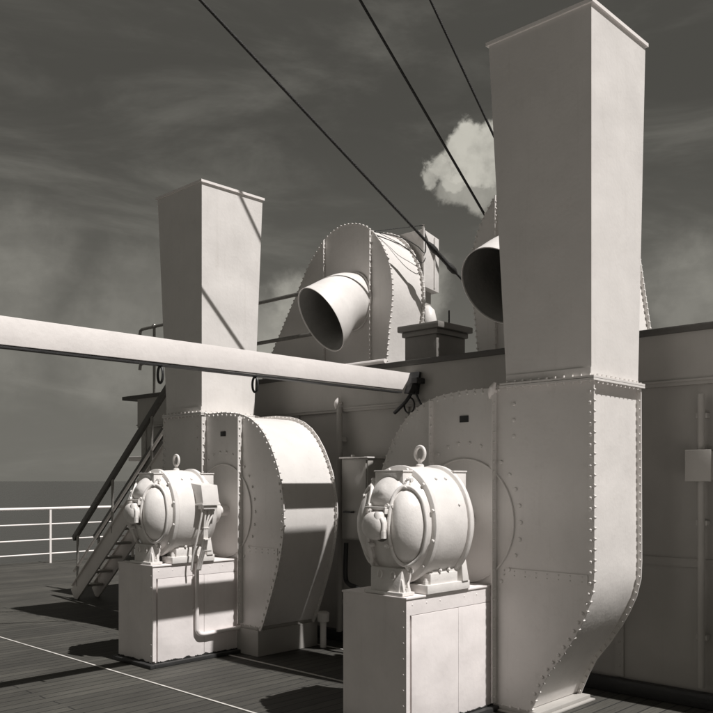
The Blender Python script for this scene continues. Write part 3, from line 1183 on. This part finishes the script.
# ------------------------------------------------------------------ upper fans with round intake cowls
UOUT = [(0.45, UP + 0.02), (0.45, 1.19), (0.470, 1.40), (0.492, 1.589), (0.520, 1.75), (0.530, 1.87), (0.526, 2.0),
        (0.500, 2.15), (0.455, 2.27), (0.385, 2.40), (0.29, 2.52), (0.18, 2.61), (0.07, 2.66), (-0.05, 2.685),
        (-0.177, 2.690), (-0.31, 2.655), (-0.431, 2.59), (-0.53, 2.50), (-0.613, 2.42), (-0.71, 2.30),
        (-0.79, 2.18), (-0.95, 1.95), (-1.27, 1.485), (-1.48, UP + 0.02)]


def upper_fan(cy, s, label, cyc, aim):
    root = thing('cowl_fan', (6.7, cy, UP), label, 'cowl fan', 'fans with round cowls on the upper deck')
    PX, RX = 6.40, 6.90
    Y = lambda a: cy + s * a
    line = [(Y(a), z) for a, z in UOUT if s < 0 or a > -0.8] + ([] if s < 0 else [(Y(-0.95), UP + 0.02)])
    mb = MB()
    mb.plate(grow(line, 0.022), PX, PX + 0.010)
    for p, d in walk(grow(line, 0.020), 0.055):
        if p.y > UP + 0.06:
            mb.cyl((PX - 0.008, p.x, p.y), (PX + 0.02, p.x, p.y), 0.010, None, 6)
    mb.build('front_plate', 'plate', root)
    mb = MB()
    mb.ribbon(line, PX + 0.010, RX, grow(line, -0.008))
    mb.build('scroll_sheet', 'plate', root, 50)
    mb = MB()
    mb.plate(grow(line, 0.030), RX, RX + 0.010)
    for p, d in walk(grow(line, 0.022), 0.055):
        if p.y > UP + 0.06:
            mb.cyl((RX - 0.014, p.x, p.y), (RX + 0.02, p.x, p.y), 0.010, None, 6)
    mb.build('rear_plate', 'plate', root)
    for a, zt in ((0.262, 2.57), (-0.42, 2.60)):
        mb = MB()
        mb.box(PX - 0.032, PX - 0.001, Y(a) - 0.004, Y(a) + 0.004, UP + 0.03, zt)
        mb.box(PX - 0.008, PX - 0.001, Y(a) + 0.004, Y(a) + 0.045, UP + 0.03, zt - 0.02)
        for k in range(24):
            z = UP + 0.07 + 0.064 * k
            if z > zt - 0.03:
                break
            mb.dome((PX - 0.02, Y(a) - 0.004, z), (0, -1, 0), 0.010, 0.012)
            mb.dome((PX - 0.008, Y(a) + 0.025, z), (-1, 0, 0), 0.009)
        mb.build('stiffener', 'plate', root)
    # cowl: a tapering bend from the round inlet to a tilted mouth
    mb = MB()
    bm = mb.bm
    A0 = Vector((PX - 0.001, cyc - 0.02, 1.87))
    B0 = Vector((5.86, cyc - 0.07, 1.60))
    n0 = Vector((-1, 0, 0))
    n1 = Vector(aim).normalized()
    seg = 56
    P = [A0, A0 + n0 * 0.22, B0 - n1 * 0.20, B0]
    sq = lambda t: 0.82 + 0.14 * t
    rowsO, rowsI = [], []
    for j in range(15):
        t = j / 14
        c = (1 - t) ** 3 * P[0] + 3 * (1 - t) ** 2 * t * P[1] + 3 * (1 - t) * t * t * P[2] + t ** 3 * P[3]
        nn = n0.lerp(n1, t ** 0.8).normalized()
        rad = 0.290 + 0.065 * t ** 1.6
        e1 = Vector((0, 1, 0)) - nn * nn.y
        e1.normalize()
        e2 = nn.cross(e1)
        for rws, rr_ in ((rowsO, rad), (rowsI, rad - 0.008)):
            rws.append([bm.verts.new(c + (e1 * math.cos(2 * PI * k / seg) * sq(t) + e2 * math.sin(2 * PI * k / seg)) * rr_)
                        for k in range(seg)])
    for rws in (rowsO, rowsI):
        for u, v in zip(rws, rws[1:]):
            for k in range(seg):
                bm.faces.new((u[k], u[(k + 1) % seg], v[(k + 1) % seg], v[k]))
    for k in range(seg):
        u, v = rowsO[-1], rowsI[-1]
        bm.faces.new((u[k], u[(k + 1) % seg], v[(k + 1) % seg], v[k]))
    cow = mb.build('intake_cowl', 'casting', root, 60)
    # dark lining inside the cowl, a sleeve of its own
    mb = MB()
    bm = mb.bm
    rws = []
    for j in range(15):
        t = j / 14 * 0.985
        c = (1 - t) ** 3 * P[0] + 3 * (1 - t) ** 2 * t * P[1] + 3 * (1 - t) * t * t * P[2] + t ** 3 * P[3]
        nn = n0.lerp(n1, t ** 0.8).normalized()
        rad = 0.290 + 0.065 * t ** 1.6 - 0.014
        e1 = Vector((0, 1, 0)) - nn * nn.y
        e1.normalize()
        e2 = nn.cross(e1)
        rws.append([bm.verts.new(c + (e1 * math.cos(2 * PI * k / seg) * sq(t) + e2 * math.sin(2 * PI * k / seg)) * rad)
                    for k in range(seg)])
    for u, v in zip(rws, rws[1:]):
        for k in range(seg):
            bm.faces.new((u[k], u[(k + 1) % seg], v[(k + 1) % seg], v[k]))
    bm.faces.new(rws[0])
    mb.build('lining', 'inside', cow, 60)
    mb = MB()
    e1, e2 = Vector((0, 1, 0)), Vector((0, 0, 1))
    mb.tube([A0 + Vector((-0.012, 0, 0)) + (e1 * math.cos(2 * PI * k / 48) * 0.82 + e2 * math.sin(2 * PI * k / 48)) * 0.302
             for k in range(48)], 0.012, 8, True)
    mb.build('cowl_ring', 'plate', cow, 60)
    return root


upper_fan(6.2, -1, 'upper deck fan with sunlit scroll and whole round cowl, at the centre', 6.20, (-0.80, 0.25, -0.55))
upper_fan(4.13, 1, 'upper deck fan half hidden behind the tall right trunk', 4.09, (-0.78, 0.06, -0.60))
# small sunlit trunk behind the centre fan's scroll
tk = thing('small_trunk', (7.1, 5.72, UP), 'small square white trunk behind the centre cowl fan', 'ventilation trunk')
mb = MB()
mb.hexa([(6.99, 5.70, 2.05), (7.22, 5.70, 2.02), (7.22, 6.05, 2.02), (6.99, 6.05, 2.05),
         (6.95, 5.70, 2.66), (7.22, 5.70, 2.60), (7.22, 6.05, 2.60), (6.95, 6.05, 2.66)], 0.005)
mb.build('head', 'plate', tk)
mb = MB()
mb.box(7.03, 7.18, 5.78, 5.98, UP, 2.06)
mb.build('stem', 'wall', tk)
mb = MB()
mb.box(6.93, 6.955, 5.675, 5.70, UP + 0.02, 2.70)
mb.box(7.13, 7.145, 5.688, 5.699, 2.06, 2.60)
mb.build('corner_bar', 'plate', tk)
# white round vent seen under the small trunk
mb = MB()
mb.rings([((7.12, 5.77, UP), 0.03), ((7.12, 5.77, 1.55), 0.035), ((7.12, 5.77, 1.60), 0.09), ((7.12, 5.77, 1.72), 0.095),
          ((7.12, 5.77, 1.83), 0.07), ((7.12, 5.77, 1.88), 0.02)], 20)
tag(mb.build('mushroom_vent', 'casting', None, 50), 'small round white vent behind the scroll of the centre cowl fan',
    'vent')
# thin lashing lines over the centre fan
mb = MB()
mb.tube(spline([(6.42, 5.98, 2.58), (6.60, 5.72, 2.50), (6.80, 5.66, 2.44), (6.94, 5.66, 2.40), (6.95, 5.68, 2.66)], 8), 0.005, 6)
mb.tube(spline([(6.42, 5.98, 2.56), (6.62, 5.68, 2.40), (6.84, 5.64, 2.27), (6.94, 5.66, 2.34)], 8), 0.005, 6)
mb.tube([(6.42, 5.98, 2.57), (6.94, 5.68, 2.69)], 0.005, 6)
tag(mb.build('lashing_line', 'rope', None, 60), 'thin dark lines slung over the sunlit scroll of the centre fan', 'line')

# ------------------------------------------------------------------ hatch box on the upper deck
hb = thing('hatch_box', (6.48, 5.17, UP), 'dark hatch box with a heavy lid on the upper deck between the cowl fans', 'hatch')
mb = MB()
mb.box(6.27, 6.72, 4.98, 5.37, UP, 1.38, 0.006)
mb.build('body', 'grey', hb)
mb = MB()
mb.box(6.25, 6.74, 4.955, 5.395, 1.381, 1.43, 0.01)
mb.box(6.22, 6.77, 4.92, 5.43, 1.431, 1.492, 0.014)
mb.build('lid', 'grey', hb)
mb = MB()
mb.cyl((6.45, 4.97, 1.49), (6.45, 4.97, 1.62), 0.008)
mb.build('pin', 'dark', hb)

# ------------------------------------------------------------------ stay wires
def wire(p, q, up, lab, r, turn=False):
    p, q = Vector(p), Vector(q)
    d = (p - q).normalized()
    top = p + d * up
    root = thing('stay_wire', tuple(q), lab, 'wire', 'dark stay wires crossing the sky')
    mb = MB()
    mb.tube([q, top], r, 10)
    mb.build('cable', 'rope', root, 60)
    if turn:
        mb = MB()
        e = -d
        q = q - e * 0.42
        mb.rings([(q - e * 0.02, 0.02), (q + e * 0.04, 0.034), (q + e * 0.10, 0.034), (q + e * 0.13, 0.024),
                  (q + e * 0.30, 0.024), (q + e * 0.33, 0.036), (q + e * 0.40, 0.034), (q + e * 0.44, 0.015)], 12)
        mb.cyl(q + e * 0.44, q + e * 1.4, 0.012, None, 8)
        mb.build('turnbuckle', 'rope', root, 50)
    return root


wire((4.37, 5.92, 4.01), (7.06, 5.36, 2.16), 9, 'long thick stay wire running down to a turnbuckle beside the right cowl',
     0.0155, True)
wire((5.90, 5.53, 4.47), (7.62, 5.19, 2.57), 9, 'second stay wire, crossing the white cloud', 0.013)
wire((6.40, 5.09, 4.50), (7.75, 4.91, 2.86), 9, 'steepest stay wire, ending behind the top of the tall right trunk', 0.012)

# ------------------------------------------------------------------ stairway at far left
st = thing('ship_stairs', (5.75, 9.2, DECK), 'steep stairs to the upper deck behind the left trunk', 'stairs')
def zs(y, o=0.0):
    return 0.49 + (8.29 - y) * 0.84 + o
for x in (5.62, 5.93):
    mb = MB()
    mb.bar((x, 10.7, zs(10.7, -0.03)), (x, 7.75, zs(7.75, -0.03)), 0.03, 0.20, 0.004)
    mb.bar((x, 10.7, zs(10.7, 0.105)), (x, 7.75, zs(7.75, 0.105)), 0.085, 0.012, 0.003)
    mb.build('stringer', 'beam', st)
for k in range(12):
    z = DECK + 0.2 * (k + 1)
    y = 8.29 + (0.49 - z) / 0.84
    mb = MB()
    mb.box(5.64, 5.91, y - 0.10, y + 0.10, z - 0.03, z, 0.004)
    mb.build('tread', 'wall', st)
for x in (5.62, 5.93):
    mb = MB()
    mb.bar((x, 10.7, zs(10.7, 0.74)), (x, 7.9, zs(7.9, 0.74)), 0.05, 0.075, 0.008)
    mb.build('handrail', 'varnish', st)
    mb = MB()
    mb.cyl((x, 10.7, zs(10.7, 0.30)), (x, 7.9, zs(7.9, 0.30)), 0.018)
    mb.build('middle_rail', 'beam', st)
    for y in (10.6, 9.7, 8.8, 7.95):
        mb = MB()
        mb.cyl((x, y, zs(y, 0.02)), (x, y, zs(y, 0.72)), 0.018)
        mb.build('rail_post', 'bronze', st)

# ------------------------------------------------------------------ the far side of the ship, at the left
rl = thing('bulwark_railing', (3, 15.6, DECK), 'white railing along the far edge of the deck at left', 'railing')
for z in (-0.55, -0.85, -1.15, -1.42):
    mb = MB()
    mb.cyl((-8.8, 15.6, z), (33, 15.6, z), 0.028 if z > -0.6 else 0.015)
    mb.build('rail', 'beam', rl)
for k in range(24):
    x = -8.5 + 1.8 * k
    mb = MB()
    mb.box(x - 0.02, x + 0.02, 15.58, 15.62, DECK, -0.55)
    mb.build('post', 'beam', rl)
fh = thing('far_deckhouse', (11.5, 14.0, DECK), 'small white deckhouse with flat roof seen past the stairs at far left', 'deckhouse')
mb = MB()
mb.box(9.3, 13.0, 12.9, 14.9, DECK + 0.001, 0.38, 0.01)
mb.build('wall', 'beam', fh)
mb = MB()
mb.box(9.1, 13.2, 12.7, 15.1, 0.381, 0.47, 0.01)
mb.build('roof', 'beam', fh)
mb = MB()
mb.box(9.28, 9.299, 13.3, 13.95, DECK + 0.1, 0.15)
mb.build('door', 'dark', fh)
for y in (14.4,):
    mb = MB()
    mb.cyl((9.28, y, -0.1), (9.30, y, -0.1), 0.17, None, 24)
    mb.build('porthole', 'dark', fh)

# ------------------------------------------------------------------ added white box, out of frame, reflecting sunlight onto the right fan
ht = thing('bounce_box', (2.75, -1.3, DECK), 'low white box added outside the frame to bounce sunlight onto the right fan', 'hatch')
mb = MB()
mb.box(0.7, 4.8, -4.0, 1.38, DECK + 0.001, -1.08, 0.01)
mb.build('coaming', 'beam', ht)  # sides of the added bounce box
mb = MB()
mb.box(0.62, 4.86, -4.06, 1.42, -1.079, -1.02, 0.012)
mb.build('bounce_top', 'beam', ht)

mb = MB()
mb.cyl((5.93, 2.36, -1.45), (5.93, 2.36, 0.60), 0.024)
for z in (-1.1, -0.3, 0.45):
    mb.box(5.93, 5.985, 2.32, 2.40, z - 0.018, z + 0.018, 0.004)
tag(mb.build('wall_pipe', 'wall', None, 50), 'upright pipe on the deckhouse wall at far right', 'pipe')
jb = thing('junction_box', (5.96, 2.36, 0.1), 'small square box on the wall pipe at far right', 'junction box')
mb = MB()
mb.box(5.88, 5.984, 2.28, 2.44, 0.0, 0.2, 0.008)
mb.build('body', 'wall', jb)
mb = MB()
mb.box(5.868, 5.879, 2.27, 2.45, -0.01, 0.21, 0.004)
mb.build('lid', 'wall', jb)
